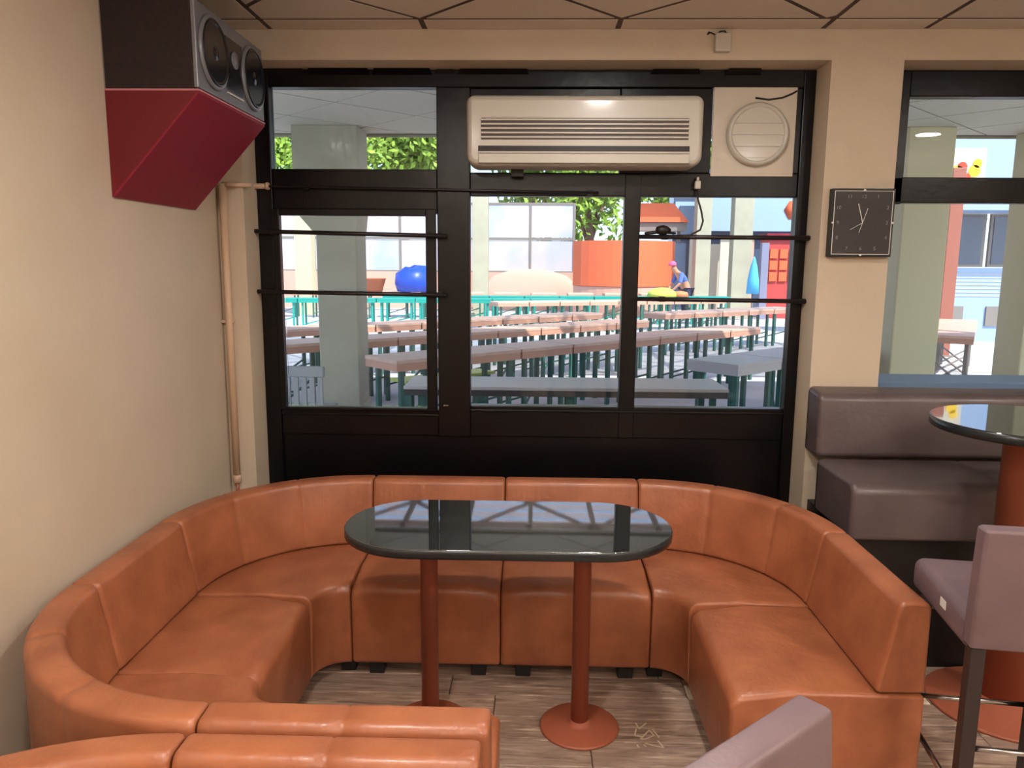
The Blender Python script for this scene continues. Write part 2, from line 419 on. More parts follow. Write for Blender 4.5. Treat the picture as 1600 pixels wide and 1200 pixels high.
# ================================================================== BARS, PIPE, DETECTOR, CLOCK
def rod(x0, x1, z0, z1, label, y=YG-.055, cream=False, r=.0105):
    t = thing('window_bar', label, 'bar', (x0, y, z0), group='horizontal bars across the window')
    MB().tube([(0, 0, 0), (x1-x0, 0, z1-z0)], r, 10).build('rod', mat('dark_bar_metal', (52, 46, 48), .35, metal=.6), t)
    for xx in ((x0+.12 if not cream else x0+.2), x1-.04):
        MB().box(-.014, .014, 0, YG-.012-y, -.012, .012).build('bracket', blackf, t, .002).location = (xx-x0, 0, (z1-z0)*(xx-x0)/(x1-x0))
    if cream:
        MB().tube([(-.10, .0, 0), (.02, 0, 0)], .013, 10).build('sleeve', creampipe, t, label='cream painted end of the rod')
        MB().lathe([(.016, -.008), (.018, 0), (.016, .008)], 12, (.02, 0, 0), 'x').build('end_cap', creampipe, t)
    return t
k = 3.645/3.45
rod(-1.278*k, -.385*k, 1.65+.13*k, 1.65+.113*k, 'upper black bar across the left window sash')
rod(-1.282*k, -.386*k, 1.65-.137*k, 1.65-.147*k, 'lower black bar across the left window sash')
rod(.466*k, 1.230*k, 1.65+.115*k, 1.65+.114*k, 'upper black bar across the right pane, with a cable lying on it')
rod(.462*k, 1.236*k, 1.65-.157*k, 1.65-.162*k, 'lower black bar across the right pane')
rod(-1.27, .30, 1.995, 1.972, 'thin black rod along the middle rail with a cream painted left end', YG-.03, True, .006)
t = thing('heating_pipe', 'cream painted vertical pipe in the corner left of the black window frame', 'pipe', (-1.395, YF-.022, 0))
MB().tube([(0, 0, .64), (0, 0, 1.99)], .0165, 14).build('pipe', creampipe, t)
MB().tube([(.0, 0, 1.985), (.05, 0, 1.985), (.12, .03, 1.985)], .011, 10).build('branch_pipe', creampipe, t)
MB().tube([(.0, 0, .50), (0, 0, .62)], .0085, 10).build('pipe_end', terra, t, label='narrow reddish pipe end')
MB().lathe([(.010, .605), (.019, .61), (.019, .64), (.0165, .645)], 14).build('coupling', creampipe, t)
t2 = MB(); t2.box(-.034, .02, -.006, .021, 1.365, 1.38); t2.build('pipe_clip', creampipe, t, .002)
t = thing('detector_box', 'small white box on the wall just below the ceiling above the air conditioner', 'sensor', (.80, YF, 2.585))
box('housing', white, -.033, .033, -.035, 0, -.037, .037, t, .004)
MB().tube([(-.03, -.01, .035), (-.05, -.008, .045), (-.062, -.004, .038), (-.055, 0, .05)], .003, 8).build('wire', slot2, t)
MB().tube([(-.015, -.01, .036), (-.01, -.006, .05), (.01, -.006, .052), (.022, -.01, .036)], .003, 8).build('wire', slot2, t)
# clock
t = thing('wall_clock', 'square black wall clock on the tan pier between the windows', 'clock', (1.442, YF, 1.832))
box('case', blackp, -.137, .137, -.035, 0, -.147, .147, t, .002)
box('face', clockface, -.130, .130, -.038, -.034, -.140, .140, t)
mb = MB()
for s in (-1, 1):
    mb.box(s*.126-.0012, s*.126+.0012, -.040, -.0375, -.136, .136); mb.box(-.126, .126, -.040, -.0375, s*.136-.0012, s*.136+.0012)
mb.build('frame_line', whiteline, t)
for a, b in ((0, .14), (0, -.14), (.130, 0), (-.130, 0)): MB().lathe([(.0045, 0), (.0045, .006)], 10, (a, -.038, b), 'y').build('tick', whiteline, t)
def hand(name, ang, L, back, w):
    a = math.radians(ang); d = Vector((math.sin(a), 0, math.cos(a)))
    MB().bar(Vector((0, -.042, 0))-d*back, Vector((0, -.042, 0))+d*L, w, .0015).build(name, whiteline, t)
hand('minute_hand', -16, .085, .0, .003); hand('hour_hand', 240, .06, 0, .0035); hand('second_hand', 17, .065, .045, .0018)
for i in range(1, 13):
    a = 2*PI*i/12; rr = .112/max(abs(math.sin(a)), abs(math.cos(a))); rr = min(rr, .142)
    text_mesh('numeral', str(i), .022, greyline, t, (rr*math.sin(a)*.95, -.0388, rr*math.cos(a)))
text_mesh('dial_lettering', '· · · ·', .0105, greyline, t, (.005, -.0388, .065))

# ================================================================== AIR CONDITIONER
t = thing('air_conditioner', 'long off-white split air conditioner mounted over the top of the black window frame', 'air conditioner', (.219, YG-.012, 2.225))
hw, hh, dp = .522, .152, .175
outline = round_poly([(-hw, -hh), (hw, -hh), (hw, hh), (-hw, hh)], [.05, .05, .035, .035], 6)
mb = MB(); n = len(outline); rings = []
for d, ins in ((0, 0), (-dp+.03, 0), (-dp+.012, .006), (-dp+.003, .015), (-dp, .026)):
    rings.append([(x, d, z) for x, z in inset(outline, ins)])
mb.add([p for q in rings for p in q], [(i*n+k_, i*n+(k_+1) % n, (i+1)*n+(k_+1) % n, (i+1)*n+k_) for i in range(4) for k_ in range(n)], False)
mb.add(rings[-1], [tuple(range(n))]); mb.add(rings[0], [tuple(range(n))])
mb.build('casing', white, t)
box('grille_recess', slotm, -.455, .455, -dp-.001, -dp+.01, -.040, .052, t)
for i in range(5):
    z = -.030+i*.0185; box('grille_slat', white, -.457, .457, -dp-.007, -dp-.001, z-.0036, z+.0042, t, .0015)
box('air_slot', slot2, -.468, .462, -dp-.0015, -dp+.01, -.092, -.066, t)
box('slot_lip', white, -.468, .462, -dp-.006, -dp-.001, -.098, -.090, t, .002)
box('flap', white, -.466, .462, -dp-.005, -dp-.001, -.140, -.101, t, .002)
box('seam_line', slotm, -.468, .464, -dp-.002, -dp, -.1425, -.1405, t)
box('mounting_plate', boardm, -.45, -.31, -.03, 0, .150, .168, t, .002, label='pinkish bracket strip above the casing')
box('mounting_plate', gfence, -.25, .15, -.02, 0, .150, .163, t, .002)
box('support_block', slot2, -.325, -.268, -.05, 0, -.185, -.150, t, .002)
# ================================================================== EXTRACTOR VENT
t = thing('extractor_vent', 'round louvred extractor vent on a square white board at the top right of the window', 'vent', (1.003, YG-.004, 2.247))
box('backing_board', boardm, -.187, .190, -.008, 0, -.197, .197, t, .002)
MB().lathe([(.140, 0), (.142, .02), (.134, .034), (.122, .036), (.118, .026)], 40, (.015, -.006, -.012), 'y').build('round_bezel', white, t)
MB().lathe([(.118, 0), (.118, .022)], 40, (.015, -.006, -.012), 'y').build('vent_disc', slotm, t)
ed = [-.106, -.056, -.004, .046, .106]
for a, b in zip(ed[:-1], ed[1:]):
    pts = []
    for z in (a+.0015, b-.0015): pts.append((math.sqrt(max(.1165**2-z*z, 0)), z))
    zm = [a+.0015+(b-a-.003)*q/6 for q in range(7)]
    poly = [(math.sqrt(.1165**2-z*z)+.015, z-.012) for z in zm] + [(-math.sqrt(.1165**2-z*z)+.015, z-.012) for z in reversed(zm)]
    MB().prism(poly, -.036, -.026, 'y').build('louvre_blade', white, t)
MB().tube([(-.0, -.012, .150), (.06, -.014, .142), (.12, -.014, .150), (.165, -.014, .168), (.185, -.012, .180)], .004, 8).build('power_lead', slot2, t)
# plug and cable hanging by the right pane
t = thing('plug_and_cable', 'white plug with a black cable hanging in front of the right pane', 'cable', (.755, YG-.012, 2.005))
box('plug', white, -.013, .013, -.03, 0, -.015, .022, t, .004); box('plug_tip', white, -.006, .006, -.024, -.006, .02, .04, t, .002)
MB().tube([(0, -.015, -.012), (.004, -.02, -.06), (.02, -.025, -.11), (.03, -.03, -.16), (.018, -.035, -.2), (-.03, -.045, -.225), (-.10, -.045, -.228)], .0045, 8).build('cable', slot2, t)
t = thing('cable_bundle', 'black lump of bundled cable lying on the upper bar of the right pane', 'cable', (.60, YG-.055, 1.782))
MB().tube([(-.085, 0, 0.005), (-.05, 0, .008), (-.02, 0, .012), (.06, 0, .006)], [.006, .008, .008, .005], 8).build('cable_run', slot2, t)
mb = MB(); mb.lathe([(.004, -.035), (.016, -.03), (.022, -.012), (.024, .0), (.018, .02), (.006, .036)], 14, (.0, 0, .02), 'x'); mb.build('coil', slot2, t)

# ================================================================== SPEAKER AND BRACKET
y0, y1, zt, zb = 2.634, 3.27, 2.205, 1.862
t = thing('speaker_bracket', 'crimson wedge-shaped wall bracket under the loudspeaker on the left wall', 'bracket', (XL, y0, zb))
def wedge(mb, a, b):
    P = [(0.001, zt-zb), (.315, zt-zb), (.001, 0)]
    return mb.prism(P, a, b, 'y')
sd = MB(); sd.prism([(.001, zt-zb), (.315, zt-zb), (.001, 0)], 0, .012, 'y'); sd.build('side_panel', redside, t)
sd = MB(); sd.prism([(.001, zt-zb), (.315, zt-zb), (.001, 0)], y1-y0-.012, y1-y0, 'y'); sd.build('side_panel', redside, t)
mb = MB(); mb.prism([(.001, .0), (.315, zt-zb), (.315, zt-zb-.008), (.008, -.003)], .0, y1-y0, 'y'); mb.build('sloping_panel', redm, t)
mb = MB(); mb.box(.002, .318, 0, y1-y0, zt-zb, zt-zb+.006); mb.build('shelf_top', mat('pink_edge', (190, 120, 124), .5), t)
t = thing('loudspeaker', 'black box loudspeaker with two round woofers lying on the crimson wall bracket', 'speaker', (XL, y0, zt+.0065))
hs = .285; ls = y1-y0
box('cabinet', speakbox, .004, .30, 0, ls, 0, hs, t, .003)
box('front_baffle', speakface, .30, .316, .002, ls-.002, .004, hs-.002, t, .004)
for yy in (.135, ls-.125):
    w = MB(); w.lathe([(.122, 0), (.122, .008), (.112, .012), (.100, .010), (.092, -.0)], 36, (.316, yy, .145), 'x'); w.build('woofer_surround', speakface, t)
    w = MB(); w.lathe([(.112, .011), (.104, .016), (.095, .011), (.040, -.006), (.038, .004), (.022, .012), (.0, .015)], 36, (.316, yy, .145), 'x'); o = w.build('woofer_cone', cone, t)
box('tweeter_plate', cone, .316, .320, ls/2-.075, ls/2+.085, .05, .235, t, .003)
MB().lathe([(.03, 0), (.03, .006), (.02, .002), (.012, .006), (0, .010)], 24, (.32, ls/2, .165), 'x').build('tweeter', speakface, t)
box('badge', whiteline, .3165, .321, ls/2-.07, ls/2+.08, .036, .041, t)

# ================================================================== SOFA MODULES
D = .575
seat_prof = round_poly([(0.010, .062), (.0, .398), (.20, .410), (D, .398), (D, .062)], [.02, .045, .15, .016, .016], 5)
back_prof = round_poly([(.425, .403), (.478, .690), (D-.004, .688), (D-.002, .403)], [.014, .028, .026, .014], 6)
def sweep(mb, prof, stations):
    """stations: list of (origin, outward dir, inset)"""
    n = len(prof); vs = []
    for o, d, ins in stations:
        for a, z in inset(prof, ins): vs.append((o[0]+d[0]*a, o[1]+d[1]*a, z))
    m_ = len(stations)
    mb.add(vs, [(i*n+k_, i*n+(k_+1) % n, (i+1)*n+(k_+1) % n, (i+1)*n+k_) for i in range(m_-1) for k_ in range(n)], False)
    b = len(mb.v)-len(vs)
    for ring in (range(n-1, -1, -1), range((m_-1)*n, m_*n)):
        mb.flat.add(len(mb.f)); mb.f.append(tuple(b+q for q in ring))
    return mb
ENDS = [(0.0015, .011), (.003, .006), (.008, .002), (.016, 0.0)]
def straight_stations(w, seams=()):
    st = [(e, i) for e, i in ENDS]
    xs_ = [.016+(w-.032)*k_/10 for k_ in range(1, 10)]
    allp = st+[(x_, 0) for x_ in xs_]+[(w-e, i) for e, i in reversed(ENDS)]
    allp += [(.03, 0), (.045, 0), (w-.03, 0), (w-.045, 0)]
    for s in seams:
        allp = [p for p in allp if abs(p[0]-s) > .012]+[(s-.006, 0), (s, .0035), (s+.006, 0)]
    allp.sort()
    return [((x_-w/2, 0), (0, 1), i) for x_, i in allp]
def curved_stations(rin, seams=(), rmid=.5):
    L = rmid*PI/2
    allp = [(e/rmid, i) for e, i in ENDS]+[(PI/2*k_/24, 0) for k_ in range(1, 24)]+[(PI/2-e/rmid, i) for e, i in reversed(ENDS)]
    for s in seams:
        allp = [p for p in allp if abs(p[0]-s) > .014]+[(s-.012, 0), (s, .0035), (s+.012, 0)]
    allp.sort()
    return [((rin*math.cos(a), rin*math.sin(a)), (math.cos(a), math.sin(a)), i) for a, i in allp]
RIN = .115
def foot(t, x, y):
    return box('foot', blackfoot, x-.03, x+.03, y-.03, y+.03, 0, .062, t, .003)
def straight_module(w, label, loc, rz, group='leather banquette modules'):
    t = thing('sofa_module', label, 'sofa', loc, rz, group)
    o = sweep(MB(), seat_prof, straight_stations(w)).build('seat', leather, t)
    for v in o.data.vertices:
        e = max(0, 1-(w/2-abs(v.co.x))/.13); q = max(0, 1-max(v.co.y, 0)/.32)
        if v.co.z > .3: v.co.z -= .026*e*e*q; v.co.y += .006*e*e*q
    sweep(MB(), back_prof, straight_stations(w, (w*.5,) if w > .6 else ())).build('backrest', leather, t)
    for x in (-w/2+.09, w/2-.09):
        for y in (.08, D-.07): foot(t, x, y)
    return t
def curved_module(label, loc, rz, group='leather banquette modules'):
    t = thing('corner_sofa_module', label, 'sofa', loc, rz, group)
    sweep(MB(), seat_prof, curved_stations(RIN, rmid=.4)).build('seat', leather, t)
    sweep(MB(), back_prof, curved_stations(RIN, (PI/6, PI/3), .6)).build('backrest', leather, t)
    for a in (8, 45, 82):
        for q in (.10, D-.07):
            if q < .2 and a == 45: continue
            foot(t, (RIN+q)*math.cos(math.radians(a)), (RIN+q)*math.sin(math.radians(a)))
    return t
CXR, CXL, CY, CY2 = .478, -.705, 2.712, 2.152
yfront = CY+RIN
wm = (CXR-CXL)/2
m1 = straight_module(wm, 'straight cognac leather sofa module under the window, left of the two behind the table', (CXL+wm/2, yfront, 0), 0)
copy_tree(m1, (CXL+wm*1.5, yfront, 0), 0, 'straight cognac leather sofa module under the window, right of the two behind the table')
cr = curved_module('curved cognac leather corner module at the right of the window seating', (CXR, CY, 0), 0)
copy_tree(cr, (CXL, CY, 0), PI/2, 'curved cognac leather corner module in the far left corner, between wall and window')
copy_tree(cr, (CXL, CY2, 0), PI, 'curved cognac leather module turning from the left wall towards the viewer')
straight_module(.595, 'straight cognac leather end module at the right, its square end facing the viewer', (CXR+RIN, CY-.2985, 0), -PI/2)
straight_module(CY-CY2, 'straight cognac leather module against the left wall between two curved ones', (CXL-RIN, (CY+CY2)/2, 0), PI/2)
straight_module(.625, 'straight cognac leather module seen from behind, its open end beside the floor', (CXL+.3135, CY2-RIN, 0), PI)
CY3 = 1.452-RIN-D
copy_tree(cr, (CXL-.0, CY3, 0), PI/2, 'curved cognac leather module in the bottom left foreground, back to back with the seating')
straight_module(.61, 'straight cognac leather module in the foreground at the bottom edge', (CXL+.307, CY3+RIN, 0), 0)

# ================================================================== OVAL TABLE
tx, ty, tz = -.078, 2.568, .75
t = thing('oval_table', 'oval table with a polished black top on two terracotta pedestals inside the sofa ring', 'table', (tx, ty, 0))
def stadium(hl, rr_, n=20):
    return [(hl*0+(hl-rr_)+rr_*math.cos(a), rr_*math.sin(a)) for a in [-PI/2+PI*k_/n for k_ in range(n+1)]]+[(-(hl-rr_)+rr_*math.cos(a), rr_*math.sin(a)) for a in [PI/2+PI*k_/n for k_ in range(n+1)]]
sp = stadium(.568, .263)
def slab(mb, poly, z0, z1, b=.004):
    n = len(poly); vs = []
    for z, ins in ((z0, b), (z0+b, 0), (z1-b, 0), (z1, b)): vs += [(x_, y_, z) for x_, y_ in inset(poly, ins)]
    mb.add(vs, [(i*n+q, i*n+(q+1) % n, (i+1)*n+(q+1) % n, (i+1)*n+q) for i in range(3) for q in range(n)], False)
    bb = len(mb.v)-len(vs)
    for ring in (range(n-1, -1, -1), range(3*n, 4*n)): mb.flat.add(len(mb.f)); mb.f.append(tuple(bb+q for q in ring))
    return mb
slab(MB(), sp, tz-.032, tz-.0015, .003).build('edge_band', rimm, t)
slab(MB(), inset(sp, .0035), tz-.006, tz, .001).build('tabletop', topm, t)
for x in (-.275, .262):
    MB().lathe([(.031, .012), (.031, tz-.04), (.06, tz-.038), (.06, tz-.032)], 24, (x, -.02, 0)).build('pedestal', terra, t)
    MB().lathe([(.142, 0), (.142, .005), (.136, .010), (.05, .014), (.038, .018), (.031, .03)], 40, (x, -.02, 0)).build('base_disc', terra, t)

# ================================================================== BROWN BENCH, BAR TABLE, STOOLS
t = thing('padded_bench', 'long dark brown padded bench on a black plinth under the right window', 'bench', (1.268, YF, 0))
bl = 3.1
sp_ = round_poly([(-.17, .80), (-.565, .80), (-.57, .565), (-.17, .565)], [.01, .05, .02, .01], 5)
mb = MB(); n = len(sp_)
def xsweep(mb, prof, sts):
    n = len(prof); vs = []
    for x_, ins in sts: vs += [(x_, a, z) for a, z in inset(prof, ins)]
    mb.add(vs, [(i*n+q, i*n+(q+1) % n, (i+1)*n+(q+1) % n, (i+1)*n+q) for i in range(len(sts)-1) for q in range(n)], False)
    b = len(mb.v)-len(vs)
    for ring in (range(n-1, -1, -1), range((len(sts)-1)*n, len(sts)*n)): mb.flat.add(len(mb.f)); mb.f.append(tuple(b+q for q in ring))
    return mb
e1 = [(0, .02), (.004, .01), (.012, .003), (.022, 0)]
xsweep(MB(), sp_, e1+[(.6, 0), (.612, .004), (.624, 0), (1.5, 0), (bl, 0)]).build('seat', brownl, t)
bk = round_poly([(-.004, .80), (-.17, .80), (-.150, 1.085), (-.03, 1.10), (-.004, 1.10)], [.01, .03, .04, .03, .01], 5)
xsweep(MB(), bk, e1+[(1.5, 0), (bl, 0)]).build('backrest', brownl, t)
box('plinth', blackp, .03, bl, -.50, -.01, 0, .563, t)
box('foot_rail', mat('brass_rail', (150, 128, 90), .3, metal=.8), .03, bl, -.512, -.50, .26, .275, t)
t = thing('bar_table', 'tall round bar table with polished dark top at the right edge', 'table', (1.80, 2.75, 0))
MB().lathe([(.325, 1.066), (.33, 1.07), (.33, 1.098), (.326, 1.1)], 56).build('edge_band', rimm, t)
MB().lathe([(.325, 1.095), (.325, 1.1015)], 56).build('tabletop', topm, t)
MB().lathe([(.09, .01), (.085, 1.03), (.14, 1.05), (.14, 1.066)], 32).build('pedestal', terra, t)
MB().lathe([(.262, 0), (.262, .008), (.256, .012), (.215, .014), (.21, .018), (.17, .02), (.165, .024), (.11, .03), (.09, .05)], 48).build('base_disc', terra, t)

def stool(label, loc, rz, sticker=False):
    """local: seat spreads to +y from the backrest at y=0"""
    t = thing('bar_stool', label, 'stool', loc, rz, 'mauve upholstered bar stools')
    w = .40
    sprof = round_poly([(-w/2, .66), (w/2, .66), (w/2, .755), (-w/2, .755)], [.015, .015, .03, .03], 5)
    n = len(sprof); mb = MB(); vs = []; sts = [(.035, 0), (.40, 0), (.425, .003), (.438, .010), (.442, .02)]
    for yy, ins in sts: vs += [(a, yy, z) for a, z in inset(sprof, ins)]
    mb.add(vs, [(i*n+q, i*n+(q+1) % n, (i+1)*n+(q+1) % n, (i+1)*n+q) for i in range(len(sts)-1) for q in range(n)], False)
    mb.add(vs[:n], [tuple(range(n))]); mb.add(vs[-n:], [tuple(range(n))])
    mb.build('seat', mauve, t)
    P = [(-.004, .672), (-.03, 1.0), (.028, 1.0), (.050, .672)]
    bp = round_poly(P, [.006, .008, .012, .006], 4)
    xsweep(MB(), bp, [(-w/2, .008), (-w/2+.003, .003), (-w/2+.010, 0), (w/2-.010, 0), (w/2-.003, .003), (w/2, .006)]).build('backrest', mauve, t)
    for sx in (-1, 1):
        for yy, dy in ((.03, -.02), (.40, .02)):
            mb = MB(); mb.bar((sx*(w/2-.03), yy, .665), (sx*(w/2-.02), yy+dy, 0), .038); mb.build('leg', darkwood, t, .003)
    for nm, a, b in (('footrest', (-w/2+.03, .415, .30), (w/2-.03, .415, .30)), ('side_rail', (-w/2+.025, .03, .22), (-w/2+.025, .40, .22)), ('side_rail', (w/2-.025, .03, .22), (w/2-.025, .40, .22)), ('rear_rail', (-w/2+.03, .02, .38), (w/2-.03, .02, .38))):
        MB().tube([a, b], .008, 10).build(nm, chrome, t)
    if sticker:
        MB().box(-w/2-.0015, -w/2-.0002, .16, .20, .70, .725).build('paper_tag', whiteline, t, label='small white paper tag')
    return t
stool('mauve upholstered bar stool with a white tag in front of the brown bench', (1.335, 1.86, 0), math.radians(-8), True)
stool('mauve upholstered bar stool at the bottom edge, only its tilted backrest showing', (.285, .955, 0), math.radians(220.5))

# ================================================================== OUTSIDE
GZ = -.02
box('ground', pave, -45, 45, 3.95, 70, -.25, GZ, kind='structure')
# canopy over the terrace
CZ, CYE = 3.05, 8.75
ca = box('canopy_slab', canjoint, -9, 11, 4.06, CYE+.08, CZ-.004, CZ+.22, kind='structure')
diamonds(-5.2, 8.0, 4.06, CYE-.02, .1, 5.2, CZ-.012, ca, 'canopy_tile', canopym, .62, .012)
box('canopy_fascia', conc, -9, 11, CYE+.08, CYE+.12, CZ-.03, CZ+.25, ca)
box('facade_upper', wallm, -9, 11, 3.93, 4.06, 3.0, 4.2, kind='structure')
box('canopy_side', canopym, -9, -5.22, 4.06, CYE, CZ-.008, CZ+.01, ca); box('canopy_side', canopym, 8.02, 11, 4.06, CYE, CZ-.008, CZ+.01, ca)
MB().lathe([(.09, -.012), (.085, 0)], 24, (3.35, 5.6, CZ-.009)).build('canopy_downlight', mat('lit_lamp', (255, 235, 210), .5, emis=6), ca)
# steel lattice added above the canopy, hidden from camera, for the tabletop reflection
la = thing('reflected_lattice', 'unseen steel lattice added beyond the terrace canopy to be reflected in the oval table', 'roof', (0, CYE+.2, 3.95))
steel = mat('brown_steel', (112, 92, 88), .6)
for a in range(-5, 8):
    mb = MB(); mb.bar((a, 0, 0), (a, 5.2, 0), .07); mb.build('beam', steel, la)
for a in range(-5, 7, 2):
    for j in (0, 2.6):
        mb = MB(); mb.bar((a, j, .02), (a+2, j+2.6, .02), .05); mb.bar((a+2, j, .02), (a, j+2.6, .02), .05); mb.build('cross_brace', steel, la)
for j in (0, 2.6, 5.2): MB().bar((-5, j, -.03), (7, j, -.03), .08).build('purlin', steel, la)
for x_ in (-5, 7): 
    for j in (.1, 5.1): MB().bar((x_, j, 0), (x_, j, -3.97), .12).build('post', steel, la)
def translucent(name, rgb):
    m = bpy.data.materials.new(name); m.use_nodes = True; n = m.node_tree; n.nodes.clear()
    o = n.nodes.new('ShaderNodeOutputMaterial'); m1 = n.nodes.new('ShaderNodeMixShader'); m2 = n.nodes.new('ShaderNodeMixShader')
    d = n.nodes.new('ShaderNodeBsdfDiffuse'); d.inputs[0].default_value = lin(rgb)
    t_ = n.nodes.new('ShaderNodeBsdfTranslucent'); t_.inputs[0].default_value = lin(rgb)
    tr = n.nodes.new('ShaderNodeBsdfTransparent'); m1.inputs[0].default_value = .6; m2.inputs[0].default_value = .45
    n.links.new(d.outputs[0], m1.inputs[1]); n.links.new(t_.outputs[0], m1.inputs[2])
    n.links.new(m1.outputs[0], m2.inputs[1]); n.links.new(tr.outputs[0], m2.inputs[2]); n.links.new(m2.outputs[0], o.inputs[0]); return m
rosy = translucent('rosy_reflected_sheet', (214, 176, 164))  # sheets added to tint the tabletop reflection pinkish
for a in range(-5, 7):
    mb = MB()
    for j in range(24):
        y_ = j*.215; mb.add([(a+.02, y_, .07), (a+.98, y_, .07), (a+.98, y_+.215, .07+(.035 if j % 2 == 0 else -.035)+(.0)), (a+.02, y_+.215, .07+(.035 if j % 2 == 0 else -.035))], [(0, 1, 2, 3)])
    mb.build('reflected_sheet', rosy, la)
# concrete columns
def column(label, x0, x1, y0, y1, z1, m, cap=None, ml=None):
    t = thing('concrete_column', label, 'column', ((x0+x1)/2, (y0+y1)/2, GZ))
    a, b = (x1-x0)/2, (y1-y0)/2
    box('shaft', m, -a, a, -b, b, 0, z1-GZ, t, .015)
    if cap: MB().prism([(-a-cap, z1-GZ-.005), (a+.03, z1-GZ-.005), (a+.03, 2.2), (a+.001, 1.95), (-a-.001, 1.95), (-a-cap, 2.2)], -b-.01, b+.01, 'y').build('capital', m, t)
    box('base_plinth', m, -a-.02, a+.02, -b-.02, b+.02, 0, .12, t, .01)
    return t
column('thick grey concrete column standing behind the left window sash', -2.30, -1.87, 8.2, 8.68, CZ-.01, conc, .22)
column('pale yellowish column behind the left edge of the right window', 3.80, 4.28, 8.2, 8.68, CZ-.01, conc_l)
column('beige column at the right edge, beyond the bar table', 5.15, 5.65, 8.2, 8.68, CZ-.01, conc_l)
column('greenish far column seen at the left edge of the left sash', -7.42, -6.90, 24, 24.5, 4.0, conc_l)
column('greenish far column at the left edge of the middle pane', -1.88, -1.40, 24, 24.5, 4.0, conc)
column('tan far column left of the pale blue boards', 4.97, 5.42, 24, 24.5, 4.0, conc)
column('tan far column between the two pale blue boards', 6.10, 6.68, 24, 24.5, 4.0, conc)
box('far_canopy_beam', conc, -9, 10.5, 24, 24.5, 4.0, 4.25, kind='structure')

# frosted panel fence
t = thing('panel_fence', 'long fence of frosted glass panels in grey frames across the far side of the yard', 'fence', (0, 28, GZ))
x = 1.45; bays = 0
while bays < 7:
    x0 = x-1.56
    MB().box(x-.04, x+.04, -.04, .04, 0, 3.76).build('post', gfence, t)
    for z0, z1 in ((1.38, 2.44), (2.56, 3.70)): box('panel', panelm, x0+.04, x-.04, -.01, .01, z0, z1, t)
    x = x0; bays += 1
MB().box(x-.04, x+.04, -.04, .04, 0, 3.76).build('post', gfence, t)
for z, h in ((1.34, .03), (2.50, .05), (3.73, .04)): box('rail', gfence, x, 1.45, -.03, .03, z-h, z+h, t)
box('low_wall', lowwall, x-.3, 1.6, 27.75, 27.93, GZ, 1.30, kind='structure')
mb = MB(); rg = random.Random(11)
t = thing('rock_pile', 'low pinkish mound in front of the fence panels', 'mound', (-.1, 27.3, GZ))
mb.lathe([(2.0, 0), (1.8, .8), (1.3, 1.3), (.7, 1.5), (0, 1.55)], 20); o = mb.build('mound', lowwall, t); o.scale = (1, .2, .93)
# orange kiosk with curved counter
t = thing('orange_kiosk', 'orange kiosk with a curved counter at the far end of the yard', 'kiosk', (2.9, 25, GZ))
arc = [(-1.62+3.24*k_/14, -1.0*math.sin(PI*k_/14)**.7 if 0 < k_ < 14 else 0) for k_ in range(15)]
MB().prism(arc+[(1.62, .15), (-1.62, .15)], .95, 2.36).build('curved_counter', orange, t)
MB().prism([(a*.98, b*.96) for a, b in arc]+[(1.6, .14), (-1.6, .14)], 0, .94).build('counter_base', lowwall, t)
MB().prism([(.30, 2.95), (.30, 3.52), (1.45, 3.52), (1.95, 2.95)], -.4, .6, 'y').build('roof_panel', orange, t)
box('counter_shelf', gfence, .2, 1.9, -.3, .5, 2.68, 2.95, t)
for x_ in (.35, 1.75): MB().bar((x_, .2, 2.36), (x_, .2, 2.7), .1).build('post', gfence, t)
# building behind with pale blue boards
t = thing('yard_building', 'far school-yard building with pale blue boards above a dark open ground floor', 'building', (8.2, 28, GZ))
box('wall', winblue, -3.2, 4.8, .3, 1.2, 0, 5.0, t)
for x0, x1 in ((-2.15, -.55), (-.45, 3.2)): box('blue_board', bluepan, x0, x1, -.1, .25, 2.82, 4.4, t)
box('window', winblue, -3.0, -2.3, .1, .3, 2.7, 3.7, t); box('window_frame', bluepan, -3.15, -2.2, .2, .32, 2.55, 3.85, t)
MB().lathe([(.34, 0), (.36, .02), (0, .03)], 6, (.95, -.10, 3.55), 'y').build('orange_emblem', orange, t)
for x_, w_, m_ in ((-2.6, .4, gfence), (-1.5, .35, boardm), (-.6, .3, lowwall), (.2, .35, boardm), (1.3, .5, lowwall), (2.3, .4, orange)):
    box('door_panel', m_, x_, x_+w_, .15, .3, .1, 2.55, t)
box('red_beam', redm, 1.3, 3.4, 0, .29, 2.58, 2.80, t)
t = thing('red_kiosk', 'red stall with orange shelves at the right edge of the right pane', 'kiosk', (7.7, 24.2, GZ))
box('cabin', mat('faded_red', (190, 70, 70), .5), -.5, .5, 0, .8, 0, 2.45, t, .02)
for z in (1.15, 1.5, 1.85):
    for x_ in (-.42, -.12, .18): box('shelf_box', orange, x_, x_+.24, -.06, 0, z, z+.28, t)
box('roof_edge', redm, -.56, .56, -.12, .85, 2.45, 2.6, t)
t = thing('grey_post', 'thick grey post beside the red stall', 'post', (7.0, 23.8, GZ)); box('post', mat('bluegrey', (130, 132, 160), .6), -.11, .11, -.1, .1, 0, 2.3, t, .01)
t = thing('folded_parasol', 'folded light blue parasol standing left of the red stall', 'parasol', (6.48, 23, GZ))
MB().lathe([(.03, 0), (.03, 1.0)], 10).build('pole', gfence, t); MB().lathe([(.19, .8), (.17, 1.2), (.10, 1.6), (.03, 1.85), (0, 1.9)], 12).build('folded_cover', mat('sky_cloth', (80, 176, 226), .7), t)
